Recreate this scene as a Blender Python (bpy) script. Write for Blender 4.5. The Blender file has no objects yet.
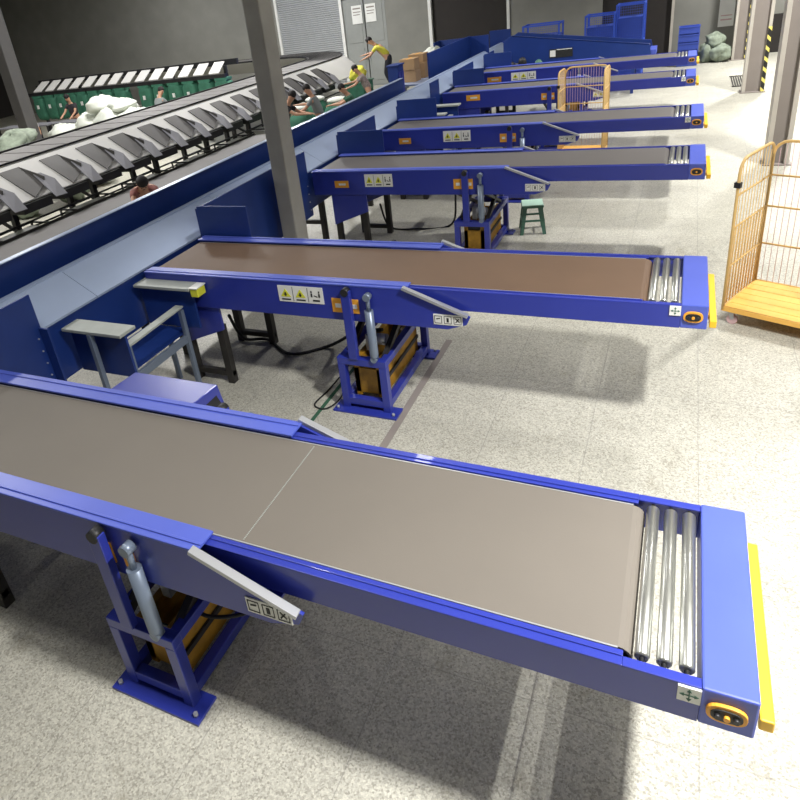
import bpy, bmesh, math, random
from mathutils import Vector, Matrix
random.seed(7)
S = bpy.context.scene
COL = S.collection

# ------------------------------------------------------------------ helpers
def lin(r, g, b):
    f = lambda c: (c/255/12.92) if c/255 <= .04045 else ((c/255+.055)/1.055)**2.4
    return (f(r), f(g), f(b), 1)

def mat(name, rgb, rough=.5, metal=0.0, var=.06, scale=3.0, bump=0.0, bscale=60, coat=0.0, alpha=None, spec=None):
    m = bpy.data.materials.new(name); m.use_nodes = True
    nt = m.node_tree; n = nt.nodes; l = nt.links
    b = n['Principled BSDF']; b.inputs['Roughness'].default_value = rough; b.inputs['Metallic'].default_value = metal
    b.inputs['Coat Weight'].default_value = coat
    if spec is not None: b.inputs['Specular IOR Level'].default_value = spec
    tc = n.new('ShaderNodeTexCoord'); no = n.new('ShaderNodeTexNoise'); no.inputs['Scale'].default_value = scale
    no.inputs['Detail'].default_value = 5
    l.new(tc.outputs['Object'], no.inputs['Vector'])
    mx = n.new('ShaderNodeMix'); mx.data_type = 'RGBA'
    c = lin(*rgb)
    mx.inputs[6].default_value = tuple(min(1, v*(1-var*2)) for v in c[:3])+(1,)
    mx.inputs[7].default_value = tuple(min(1, v*(1+var*2)) for v in c[:3])+(1,)
    l.new(no.outputs['Fac'], mx.inputs[0]); l.new(mx.outputs[2], b.inputs['Base Color'])
    if bump:
        n2 = n.new('ShaderNodeTexNoise'); n2.inputs['Scale'].default_value = bscale
        l.new(tc.outputs['Object'], n2.inputs['Vector'])
        bp = n.new('ShaderNodeBump'); bp.inputs['Strength'].default_value = bump; bp.inputs['Distance'].default_value = .01
        l.new(n2.outputs['Fac'], bp.inputs['Height']); l.new(bp.outputs['Normal'], b.inputs['Normal'])
    if alpha is not None:
        b.inputs['Alpha'].default_value = alpha
    return m

M = dict(
    blue=mat('blue_paint', (42, 54, 148), .33, var=.05, coat=.25),
    bluesheen=mat('blue_sheen_paint', (74, 90, 182), .42, var=.06),  # same blue paint, whitish ceiling reflection put into the colour
    navy=mat('navy_paint', (28, 54, 122), .38, var=.08),
    navyside=mat('navy_side_paint', (26, 32, 128), .4, var=.06),
    belt=mat('grey_belt', (106, 100, 92), .72, var=.05, scale=1.5, bump=.05, bscale=200),
    beltbrown=mat('brown_belt', (100, 78, 60), .6, var=.08, scale=2),
    beltgrey=mat('far_grey_belt', (88, 84, 82), .6, var=.06, scale=2),
    rubber=mat('black_rubber', (22, 22, 24), .6),
    black=mat('black_metal', (28, 28, 30), .5),
    dark=mat('dark_steel', (52, 50, 48), .5, metal=.3),
    chrome=mat('zinc_steel', (205, 206, 200), .28, metal=.9, var=.05, scale=30),
    alu=mat('brushed_aluminium', (190, 192, 196), .35, metal=.6),
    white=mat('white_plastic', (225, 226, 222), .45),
    slide=mat('pale_steel_slide', (168, 184, 214), .3, metal=.25, var=.06, scale=1.2),
    greytop=mat('grey_top_plate', (160, 165, 160), .5, var=.1, scale=6),
    cyl=mat('grey_cylinder_paint', (120, 132, 150), .35, metal=.3),
    yellow=mat('yellow_paint', (236, 184, 40), .45, var=.08),
    dirtyyellow=mat('oily_yellow_paint', (160, 118, 30), .55, var=.3, scale=12),
    cage=mat('cage_yellow_paint', (218, 182, 118), .5, var=.08, scale=8),
    deck=mat('cage_deck_paint', (228, 176, 84), .55, var=.08, scale=8),
    orange=mat('orange_label', (226, 160, 52), .5),
    lime=mat('warning_yellow', (214, 214, 60), .5),
    ink=mat('black_ink', (32, 34, 34), .6),
    pillar=mat('grey_pillar_paint', (152, 150, 144), .45, var=.08, scale=5),
    column=mat('beige_column_paint', (182, 176, 166), .55, var=.06),
    columndark=mat('column_web_paint', (136, 128, 122), .6, var=.06),
    wall=mat('grey_wall_paint', (128, 128, 122), .8, var=.1, scale=1.5),
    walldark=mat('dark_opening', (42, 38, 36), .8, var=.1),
    door=mat('grey_door_paint', (142, 145, 142), .6, var=.08),
    shutter=mat('roller_shutter_grey', (165, 168, 170), .5, var=.04),
    sortwhite=mat('sorter_skirt_paint', (194, 193, 190), .5, var=.06, scale=1),
    sortgrey=mat('chute_shade_grey', (78, 76, 75), .55, var=.08),  # dark grey carries the shade inside the chutes; also colours a pillar
    flap=mat('chute_flap_grey', (112, 112, 118), .5, var=.06),
    tray=mat('sorter_tray_grey', (98, 96, 95), .6, var=.08),
    stool=mat('green_plastic', (70, 112, 94), .4),
    stooltop=mat('pale_green_plastic', (172, 206, 186), .4),
    card=mat('brown_cardboard', (170, 138, 100), .8, var=.08),
    sack=mat('white_woven_sack', (216, 220, 210), .8, var=.1, scale=5, bump=.5, bscale=12),
    greensack=mat('green_woven_sack', (50, 106, 84), .75, var=.35, scale=4, bump=.5, bscale=12),
    paleheap=mat('pale_green_sack', (128, 138, 122), .8, var=.35, scale=9, bump=.6, bscale=14),
    pink=mat('pink_sack', (200, 168, 168), .8, var=.15, scale=9, bump=.6, bscale=14),
    skin=mat('skin', (190, 145, 118), .6),
    hair=mat('black_hair', (24, 20, 20), .7),
    trousers=mat('dark_trousers', (40, 42, 52), .85),
    s_yellow=mat('yellow_shirt', (206, 200, 72), .85),
    s_grey=mat('grey_shirt', (128, 134, 134), .85, var=.12),
    s_green=mat('dark_green_shirt', (46, 88, 66), .85),
    s_pattern=mat('patterned_shirt', (150, 138, 134), .85, var=.5, scale=25),
    s_red=mat('dull_red_shirt', (140, 92, 86), .85, var=.3, scale=20),
    s_white=mat('pale_shirt', (190, 188, 188), .85),
    s_black=mat('black_shirt', (44, 42, 46), .85),
    basket=mat('blue_basket_plastic', (58, 82, 176), .45, var=.1),
    meshblue=mat('blue_wire_container', (52, 84, 190), .45, var=.1),
    lamp=mat('lamp_housing', (200, 200, 200), .5),
)

def floor_mat():
    m = bpy.data.materials.new('terrazzo_floor'); m.use_nodes = True
    nt = m.node_tree; n = nt.nodes; l = nt.links; b = n['Principled BSDF']
    tc = n.new('ShaderNodeTexCoord')
    def noise(scale, detail=3, rough=.5):
        x = n.new('ShaderNodeTexNoise'); x.inputs['Scale'].default_value = scale; x.inputs['Detail'].default_value = detail
        x.inputs['Roughness'].default_value = rough
        l.new(tc.outputs['Object'], x.inputs['Vector']); return x
    def ramp(src, stops):
        r = n.new('ShaderNodeValToRGB'); e = r.color_ramp.elements
        e[0].position, e[0].color = stops[0]; e[1].position, e[1].color = stops[-1]
        for p, c in stops[1:-1]:
            k = e.new(p); k.color = c
        l.new(src, r.inputs['Fac']); return r
    def mul(a, bb, f=1.0):
        x = n.new('ShaderNodeMix'); x.data_type = 'RGBA'; x.blend_type = 'MULTIPLY'; x.inputs[0].default_value = f
        l.new(a, x.inputs[6]); l.new(bb, x.inputs[7]); return x.outputs[2]
    g = lambda v: (v, v, v*.97, 1)
    vo = n.new('ShaderNodeTexVoronoi'); vo.inputs['Scale'].default_value = 95; l.new(tc.outputs['Object'], vo.inputs['Vector'])
    hs = n.new('ShaderNodeSeparateColor'); l.new(vo.outputs['Color'], hs.inputs[0])
    chips = ramp(hs.outputs[0], [(0, (.33, .315, .29, 1)), (.25, (.45, .435, .405, 1)), (.6, (.54, .525, .49, 1)), (1, (.66, .645, .60, 1))])
    fine = ramp(noise(160, 2).outputs['Fac'], [(.35, g(.78)), (.65, g(1.0))])
    big = ramp(noise(.9, 5, .6).outputs['Fac'], [(.3, g(.82)), (.7, g(1.0))])
    stain = ramp(noise(2.3, 6, .7).outputs['Fac'], [(.3, (.80, .78, .72, 1)), (.42, g(1.0)), (1, g(1.0))])
    c = mul(chips.outputs[0], fine.outputs[0]); c = mul(c, big.outputs[0]); c = mul(c, stain.outputs[0])
    # slab joints every 0.79 m
    sp = n.new('ShaderNodeSeparateXYZ'); l.new(tc.outputs['Object'], sp.inputs[0])
    wob = noise(1.7, 2)
    def joint(out, off, pitch, w):
        a = n.new('ShaderNodeMath'); a.operation = 'ADD'; a.inputs[1].default_value = off; l.new(out, a.inputs[0])
        a2 = n.new('ShaderNodeMath'); a2.operation = 'MULTIPLY_ADD'; a2.inputs[1].default_value = .012
        l.new(wob.outputs['Fac'], a2.inputs[0]); l.new(a.outputs[0], a2.inputs[2])
        p = n.new('ShaderNodeMath'); p.operation = 'PINGPONG'; p.inputs[1].default_value = pitch/2; l.new(a2.outputs[0], p.inputs[0])
        t = n.new('ShaderNodeMath'); t.operation = 'LESS_THAN'; t.inputs[1].default_value = w; l.new(p.outputs[0], t.inputs[0]); return t.outputs[0]
    jx = joint(sp.outputs[0], -.05+79*1.0, .79, .0035); jy = joint(sp.outputs[1], 1.28+79*1.0, .79*2, .0035)
    mx = n.new('ShaderNodeMath'); mx.operation = 'MAXIMUM'; l.new(jx, mx.inputs[0]); l.new(jy, mx.inputs[1])
    fm = n.new('ShaderNodeMath'); fm.operation = 'MULTIPLY'; fm.inputs[1].default_value = .45; l.new(mx.outputs[0], fm.inputs[0])
    jm = n.new('ShaderNodeMix'); jm.data_type = 'RGBA'; jm.inputs[7].default_value = (.18, .17, .16, 1)
    l.new(fm.outputs[0], jm.inputs[0]); l.new(c, jm.inputs[6]); l.new(jm.outputs[2], b.inputs['Base Color'])
    rr = ramp(noise(3, 4).outputs['Fac'], [(.3, g(.38)), (.7, g(.55))]); l.new(rr.outputs[0], b.inputs['Roughness'])
    return m

class MB:
    def __init__(s): s.v = []; s.f = []; s.sm = []
    def add(s, vs, fs, smooth=False):
        o = len(s.v); s.v += [tuple(x) for x in vs]; s.f += [tuple(i+o for i in f) for f in fs]; s.sm += [smooth]*len(fs); return s
    def box(s, x0, x1, y0, y1, z0, z1, M4=None):
        vs = [Vector(p) for p in ((x0,y0,z0),(x1,y0,z0),(x1,y1,z0),(x0,y1,z0),(x0,y0,z1),(x1,y0,z1),(x1,y1,z1),(x0,y1,z1))]
        if M4: vs = [M4 @ p for p in vs]
        return s.add(vs, [(0,3,2,1),(4,5,6,7),(0,1,5,4),(1,2,6,5),(2,3,7,6),(3,0,4,7)])
    def bar(s, a, b, w, h=None, up=(0,0,1)):
        a, b = Vector(a), Vector(b); h = h or w; d = (b-a); L = d.length; d.normalize()
        up = Vector(up)
        if abs(d.dot(up)) > .98: up = Vector((1,0,0))
        r = d.cross(up).normalized(); u = r.cross(d).normalized()
        vs = []
        for t in (a, b):
            for i, j in ((-1,-1),(1,-1),(1,1),(-1,1)): vs.append(t+r*(w/2*i)+u*(h/2*j))
        return s.add(vs, [(0,1,2,3),(7,6,5,4),(0,4,5,1),(1,5,6,2),(2,6,7,3),(3,7,4,0)])
    def tube(s, pts, r, n=10, cap=True):
        pts = [Vector(p) for p in pts]; rs = r if isinstance(r, (list, tuple)) else [r]*len(pts)
        vs = []; prev = None
        for i, p in enumerate(pts):
            d = (pts[min(i+1, len(pts)-1)]-pts[max(i-1, 0)]).normalized()
            if prev is None:
                up = Vector((0,0,1)) if abs(d.z) < .95 else Vector((1,0,0)); u = d.cross(up).normalized()
            else: u = (prev-d*prev.dot(d)).normalized()
            prev = u; w = d.cross(u)
            for k in range(n):
                a = 2*math.pi*k/n; vs.append(p+(u*math.cos(a)+w*math.sin(a))*rs[i])
        fs = []
        for i in range(len(pts)-1):
            for k in range(n): fs.append((i*n+k, i*n+(k+1)%n, (i+1)*n+(k+1)%n, (i+1)*n+k))
        s.add(vs, fs, True)
        if cap:
            o = len(s.v)-len(vs)
            s.f += [tuple(o+k for k in range(n))[::-1], tuple(o+(len(pts)-1)*n+k for k in range(n))]; s.sm += [False]*2
        return s
    def prism(s, poly, y0, y1, axis='y'):
        n = len(poly)
        def P(a, b, t):
            return {'y': (a, t, b), 'x': (t, a, b), 'z': (a, b, t)}[axis]
        vs = [P(a, b, y0) for a, b in poly]+[P(a, b, y1) for a, b in poly]
        fs = [tuple(range(n)), tuple(range(2*n-1, n-1, -1))]+[(i, i+n, (i+1)%n+n, (i+1)%n) for i in range(n)]
        return s.add(vs, fs)
    def ell(s, c, r, nu=14, nv=9, M4=None, noise=0, seed=0, sq=1.0):
        rnd = random.Random(seed); ph = [rnd.uniform(0, 6.28) for _ in range(6)]
        vs = []
        for j in range(nv+1):
            t = math.pi*j/nv
            for i in range(nu):
                a = 2*math.pi*i/nu
                d = Vector((math.sin(t)*math.cos(a), math.sin(t)*math.sin(a), math.cos(t)))
                if sq != 1: d = Vector([math.copysign(abs(q)**sq, q) for q in d])
                k = 1+noise*(math.sin(3*a+ph[0])*math.sin(2*t+ph[1])+.6*math.sin(5*a+ph[2]+3*t)+.5*math.sin(7*t+ph[3]+2*a))
                p = Vector((d.x*r[0]*k, d.y*r[1]*k, d.z*r[2]*k))
                if M4: p = M4 @ p
                vs.append(p+Vector(c))
        fs = [(j*nu+i, (j+1)*nu+i, (j+1)*nu+(i+1)%nu, j*nu+(i+1)%nu) for j in range(nv) for i in range(nu)]
        return s.add(vs, fs, True)
    def build(s, name, m, parent=None, bevel=0):
        me = bpy.data.meshes.new(name); me.from_pydata(s.v, [], s.f)
        bm = bmesh.new(); bm.from_mesh(me); bmesh.ops.recalc_face_normals(bm, faces=bm.faces); bm.to_mesh(me); bm.free()
        for p, q in zip(me.polygons, s.sm): p.use_smooth = q
        me.materials.append(m); o = bpy.data.objects.new(name, me); COL.objects.link(o)
        if parent: o.parent = parent
        if bevel:
            b = o.modifiers.new('bevel', 'BEVEL'); b.width = bevel; b.segments = 2; b.limit_method = 'ANGLE'; b.angle_limit = .7
        return o

def empty(name, loc=(0,0,0), rz=0):
    o = bpy.data.objects.new(name, None); COL.objects.link(o); o.location = loc; o.rotation_euler = (0,0,rz); o.empty_display_size = .1
    return o
def tag(o, label, cat, group=None):
    o['label'] = label; o['category'] = cat
    if group: o['group'] = group
    return o
def struct(o): o['kind'] = 'structure'; return o
def copy_tree(o, parent=None):
    c = o.copy(); COL.objects.link(c); c.parent = parent
    for ch in list(o.children):
        copy_tree(ch, c)
    return c
def origin(o, p):
    """move a mesh object's origin to p without moving the mesh"""
    p = Vector(p); o.data.transform(Matrix.Translation(-p)); o.location = p; return o

# ------------------------------------------------------------------ camera
cam = bpy.data.cameras.new('camera'); co = bpy.data.objects.new('camera', cam); COL.objects.link(co)
yaw, pitch, roll, F = -0.5182, -0.4411, 0.1511, 662.0
f = Vector((math.sin(yaw)*math.cos(pitch), math.cos(yaw)*math.cos(pitch), math.sin(pitch)))
r = f.cross(Vector((0,0,1))).normalized(); d = f.cross(r)
c_, s_ = math.cos(roll), math.sin(roll)
R0 = r*c_+d*s_; R1 = -r*s_+d*c_
co.matrix_world = Matrix(((R0.x, -R1.x, -f.x, -.2739), (R0.y, -R1.y, -f.y, -5.2046), (R0.z, -R1.z, -f.z, 3.5119), (0,0,0,1)))
cam.sensor_width = 36; cam.lens = F/800*36; cam.shift_x = (400-331.08)/800; cam.shift_y = (313.96-400)/800
cam.clip_end = 200
S.camera = co

# ------------------------------------------------------------------ room shell
fl = MB().box(-34, 8, -9, 21.5, -.1, 0).build('floor', floor_mat()); struct(fl)
WY = 21.5
def wseg(x0, x1, m, z0=0, z1=7, y=WY, th=.25):
    return (MB().box(x0, x1, y, y+th, z0, z1), m)
w = MB()
for x0, x1 in ((-34, -15.9), (-11.0, -9.16), (-6.2, -3.0), (-.8, 8)): w.box(x0, x1, WY, WY+.25, 0, 7)
w.box(-15.9, -12.9, WY, WY+.25, 4.2, 7); w.box(-12.9, -11.0, WY, WY+.25, 3.4, 7); w.box(-9.16, -6.2, WY, WY+.25, 4.2, 7); w.box(-3.0, -.8, WY, WY+.25, 4.2, 7)
w.box(-34, 8, WY+.9, WY+1.1, 0, 7)
struct(w.build('wall_back', M['wall']))
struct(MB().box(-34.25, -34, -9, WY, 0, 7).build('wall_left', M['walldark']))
struct(MB().box(8, 8.25, -9, WY, 0, 7).build('wall_right', M['wall']))
struct(MB().box(-34, 8, -9.25, -9, 0, 7).build('wall_front', M['wall']))
ce = MB().box(-34.25, 8.25, -9.25, WY+.25, 7.0, 7.2); struct(ce.build('ceiling', mat('ceiling_paint', (205, 205, 205), .9)))
# roller shutter (corrugated)
sh = MB()
for k in range(52):
    z = k*.08; sh.prism([(WY+.06, z), (WY+.02, z+.02), (WY+.02, z+.06), (WY+.06, z+.08), (WY+.1, z+.08), (WY+.1, z)], -15.88, -12.98, 'x')
struct(sh.build('door_1', M['shutter']))
fr = MB().box(-12.98, -12.86, WY-.04, WY+.1, 0, 4.2); fr.box(-15.98, -15.88, WY-.04, WY+.1, 0, 4.2); struct(fr.build('trim_1', M['white']))
# grey steel double door
d2 = MB()
for x0, x1 in ((-12.84, -11.95), (-11.91, -11.02)):
    d2.box(x0, x1, WY+.04, WY+.1, 0, 3.35); d2.box(x0+.12, x1-.12, WY+.02, WY+.04, .2, 1.5); d2.box(x0+.12, x1-.12, WY+.02, WY+.04, 1.7, 3.2)
do = struct(d2.build('door_2', M['door'], bevel=.01))
h = MB().bar((-12.02, WY-.03, 1.0), (-12.02, WY-.03, 1.35), .03); h.bar((-11.84, WY-.03, 1.0), (-11.84, WY-.03, 1.35), .03)
h.build('door_handle', M['alu'], do)
struct(MB().box(-9.24, -9.12, WY-.05, WY+.12, 0, 4.2).box(-6.26, -6.16, WY-.05, WY+.12, 0, 4.2).build('trim_2', M['white']))
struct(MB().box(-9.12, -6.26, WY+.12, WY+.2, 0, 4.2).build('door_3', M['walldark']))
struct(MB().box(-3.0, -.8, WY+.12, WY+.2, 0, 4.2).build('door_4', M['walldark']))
struct(MB().box(-.84, -.76, WY-.05, WY+.12, 0, 4.2).build('trim_3', M['column']))
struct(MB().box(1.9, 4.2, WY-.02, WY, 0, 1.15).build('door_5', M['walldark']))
# papers
for i, (x0, x1, z0, z1) in enumerate(((-12.45, -12.0, 2.42, 3.1), (-11.85, -11.4, 2.44, 3.1))):
    o = MB().box(x0, x1, WY-.012, WY-.002, z0, z1).build('notice_paper', M['white'])
    MB().box(x0+.06, x1-.06, WY-.016, WY-.012, z1-.14, z1-.09).box(x0+.06, x1-.06, WY-.016, WY-.012, z1-.26, z1-.23).box(x0+.06, x1-.1, WY-.016, WY-.012, z1-.36, z1-.33).build('print', M['columndark'], o)
    tag(o, ('white notice sheet on the grey steel door, left one of two', 'white notice sheet on the grey steel door, right one of two')[i], 'notice', 'notice sheets on the steel door')
o = MB().box(.55, .99, WY-.05, WY-.01, .93, 2.3).build('notice_board', M['white']); MB().box(.61, .93, WY-.055, WY-.05, 1.12, 1.16).box(.61, .93, WY-.055, WY-.05, 1.25, 1.28).build('print', M['pink'], o)
tag(o, 'white notice board on the end wall beside the striped column', 'notice board')

# ------------------------------------------------------------------ columns
def hcol(x, y, w=.4, dpt=.34, rz=0, stripes=None, label='', name='steel_column', m='column', m2='columndark', H=7):
    t = .05
    root = empty(name, (x, y, 0), rz)
    MB().box(-w/2, -w/2+t*1.4, -dpt/2, dpt/2, 0, H).box(w/2-t*1.4, w/2, -dpt/2, dpt/2, 0, H).build('flange', M[m], root, .006)
    MB().box(-w/2+t*1.4, w/2-t*1.4, -.09, .09, 0, H).build('web', M[m2], root)
    MB().box(-w/2-.04, w/2+.04, -dpt/2-.04, dpt/2+.04, 0, .02).build('base_plate', M[m2], root)
    if stripes:
        a, b = stripes
        MB().box(w/2-.075, w/2+.004, -dpt/2-.006, -dpt/2, a, b).box(w/2, w/2+.006, -dpt/2, dpt/2, a, b).build('hazard_tape', HAZ, root)
    tag(root, label, 'column', 'steel columns on the right side')
    return root
def haz():
    m = bpy.data.materials.new('hazard_stripes'); m.use_nodes = True; nt = m.node_tree; n = nt.nodes; l = nt.links; b = n['Principled BSDF']
    tc = n.new('ShaderNodeTexCoord'); sp = n.new('ShaderNodeSeparateXYZ'); l.new(tc.outputs['Object'], sp.inputs[0])
    a = n.new('ShaderNodeMath'); a.operation = 'ADD'; l.new(sp.outputs[0], a.inputs[0]); l.new(sp.outputs[2], a.inputs[1])
    p = n.new('ShaderNodeMath'); p.operation = 'PINGPONG'; p.inputs[1].default_value = .12; l.new(a.outputs[0], p.inputs[0])
    t = n.new('ShaderNodeMath'); t.operation = 'LESS_THAN'; t.inputs[1].default_value = .045; l.new(p.outputs[0], t.inputs[0])
    mx = n.new('ShaderNodeMix'); mx.data_type = 'RGBA'; mx.inputs[6].default_value = lin(32, 32, 30); mx.inputs[7].default_value = lin(225, 210, 110)
    l.new(t.outputs[0], mx.inputs[0]); l.new(mx.outputs[2], b.inputs['Base Color']); return m
HAZ = haz()
hcol(1.2, 20.55, .42, .36, 0, (0, 3), 'beige steel column with hazard tape, farthest of three by the end wall')
hcol(1.24, 14.75, .46, .38, 0, (0, 1.5), 'beige steel column with hazard tape on its lower half, beside the floor grate')
hcol(1.2, 7.98, .34, .36, 0, None, 'plain beige steel column standing behind the large yellow roll cage')
# big pillar in the middle
p = MB().box(-4.975, -4.75, 2.05, 2.36, 0, 7).build('grey_pillar', M['pillar'], None, .02)
MB().box(-5.02, -4.70, 2.0, 2.41, 0, .03).build('base_plate', M['pillar'], p)
tag(p, 'thick grey steel pillar rising behind the brown-belted conveyor', 'pillar')
p = MB().box(-18.1, -17.7, 8.9, 9.3, 0, 7).build('dark_pillar', M['sortgrey'], None, .02); tag(p, 'slim grey pillar at the far left behind the sorting machine', 'pillar')
# floor grate
g = MB()
for k in range(6): g.box(.86+k*.055, .89+k*.055, 15.6, 17.2, .001, .018)
g.box(.84, 1.2, 15.55, 15.6, .001, .02).box(.84, 1.2, 17.2, 17.25, .001, .02)
tag(g.build('floor_grate', M['dark']), 'dark metal grate lying on the floor beside the striped column', 'grate')

# ------------------------------------------------------------------ telescopic conveyor
def sign3(parent, x0, x1, z0, z1, y, name='warning_sign'):
    """white sign of three panels with two warning triangles and a two-figure pictogram"""
    o = MB().box(x0, x1, y-.006, y, z0, z1).build(name, M['white'], parent)
    W3 = (x1-x0)/3; H3 = z1-z0; tri = MB(); ink = MB()
    for k in range(2):
        cx = x0+W3*(k+.5); zb = z0+H3*.32
        tri.prism([(cx-W3*.34, zb), (cx+W3*.34, zb), (cx, zb+H3*.5)], y-.009, y-.006)
        ink.box(cx-W3*.05, cx+W3*.05, y-.011, y-.009, zb+H3*.06, zb+H3*.28)
        ink.box(cx-W3*.12, cx+W3*.09, y-.0105, y-.009, zb+H3*.13, zb+H3*.18)
        ink.box(cx-W3*.3, cx+W3*.3, y-.009, y-.006, z0+H3*.12, z0+H3*.2)
    cx = x0+W3*2.5
    for s in (-1, 1):
        ink.box(cx+s*W3*.25-W3*.05, cx+s*W3*.25+W3*.05, y-.009, y-.006, z0+H3*.4, z0+H3*.62)
        ink.box(cx+s*W3*.25-W3*.04, cx+s*W3*.25+W3*.04, y-.009, y-.006, z0+H3*.66, z0+H3*.78)
    ink.bar((cx-W3*.1, y-.0075, z0+H3*.5), (cx+W3*.12, y-.0075, z0+H3*.42), .003, H3*.05)
    ink.box(cx-W3*.2, cx+W3*.25, y-.009, y-.006, z0+H3*.14, z0+H3*.24)
    ink.box(x0+W3-.002, x0+W3+.002, y-.008, y-.006, z0+H3*.05, z1-H3*.05).box(x0+2*W3-.002, x0+2*W3+.002, y-.008, y-.006, z0+H3*.05, z1-H3*.05)
    tri.build('warning_triangle', M['lime'], o); ink.build('pictogram', M['ink'], o)
    return o
def notice(parent, x0, x1, z0, z1, y):
    o = MB().box(x0, x1, y-.006, y, z0, z1).build('instruction_label', M['white'], parent)
    W3 = (x1-x0)/3; H3 = z1-z0; k_ = MB()
    for k in range(3):
        a = x0+W3*(k+.12); b = x0+W3*(k+.88); c = z0+H3*.14; d2_ = z1-H3*.14; t = .003; y0, y1 = y-.009, y-.006
        k_.box(a, b, y0, y1, c, c+t).box(a, b, y0, y1, d2_-t, d2_).box(a, a+t, y0, y1, c, d2_).box(b-t, b, y0, y1, c, d2_)
    k_.bar((x0+W3*.3, y-.0075, z0+H3*.55), (x0+W3*.7, y-.0075, z0+H3*.62), .003, .008)
    k_.box(x0+W3*1.38, x0+W3*1.6, y-.009, y-.006, z0+H3*.3, z0+H3*.7)
    k_.bar((x0+W3*2.3, y-.0075, z0+H3*.3), (x0+W3*2.65, y-.0075, z0+H3*.7), .003, .008)
    k_.bar((x0+W3*2.3, y-.0075, z0+H3*.7), (x0+W3*2.7, y-.0075, z0+H3*.35), .003, .006)
    k_.build('pictogram', M['ink'], o)
def olabel(parent, x0, x1, z0, z1, y):
    o = MB().box(x0, x1, y-.008, y, z0, z1).build('orange_label', M['orange'], parent)
    w_, h_ = x1-x0, z1-z0
    MB().box(x0+w_*.3, x1-w_*.2, y-.011, y-.008, z0+h_*.35, z1-h_*.35).build('white_field', M['white'], o)

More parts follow.
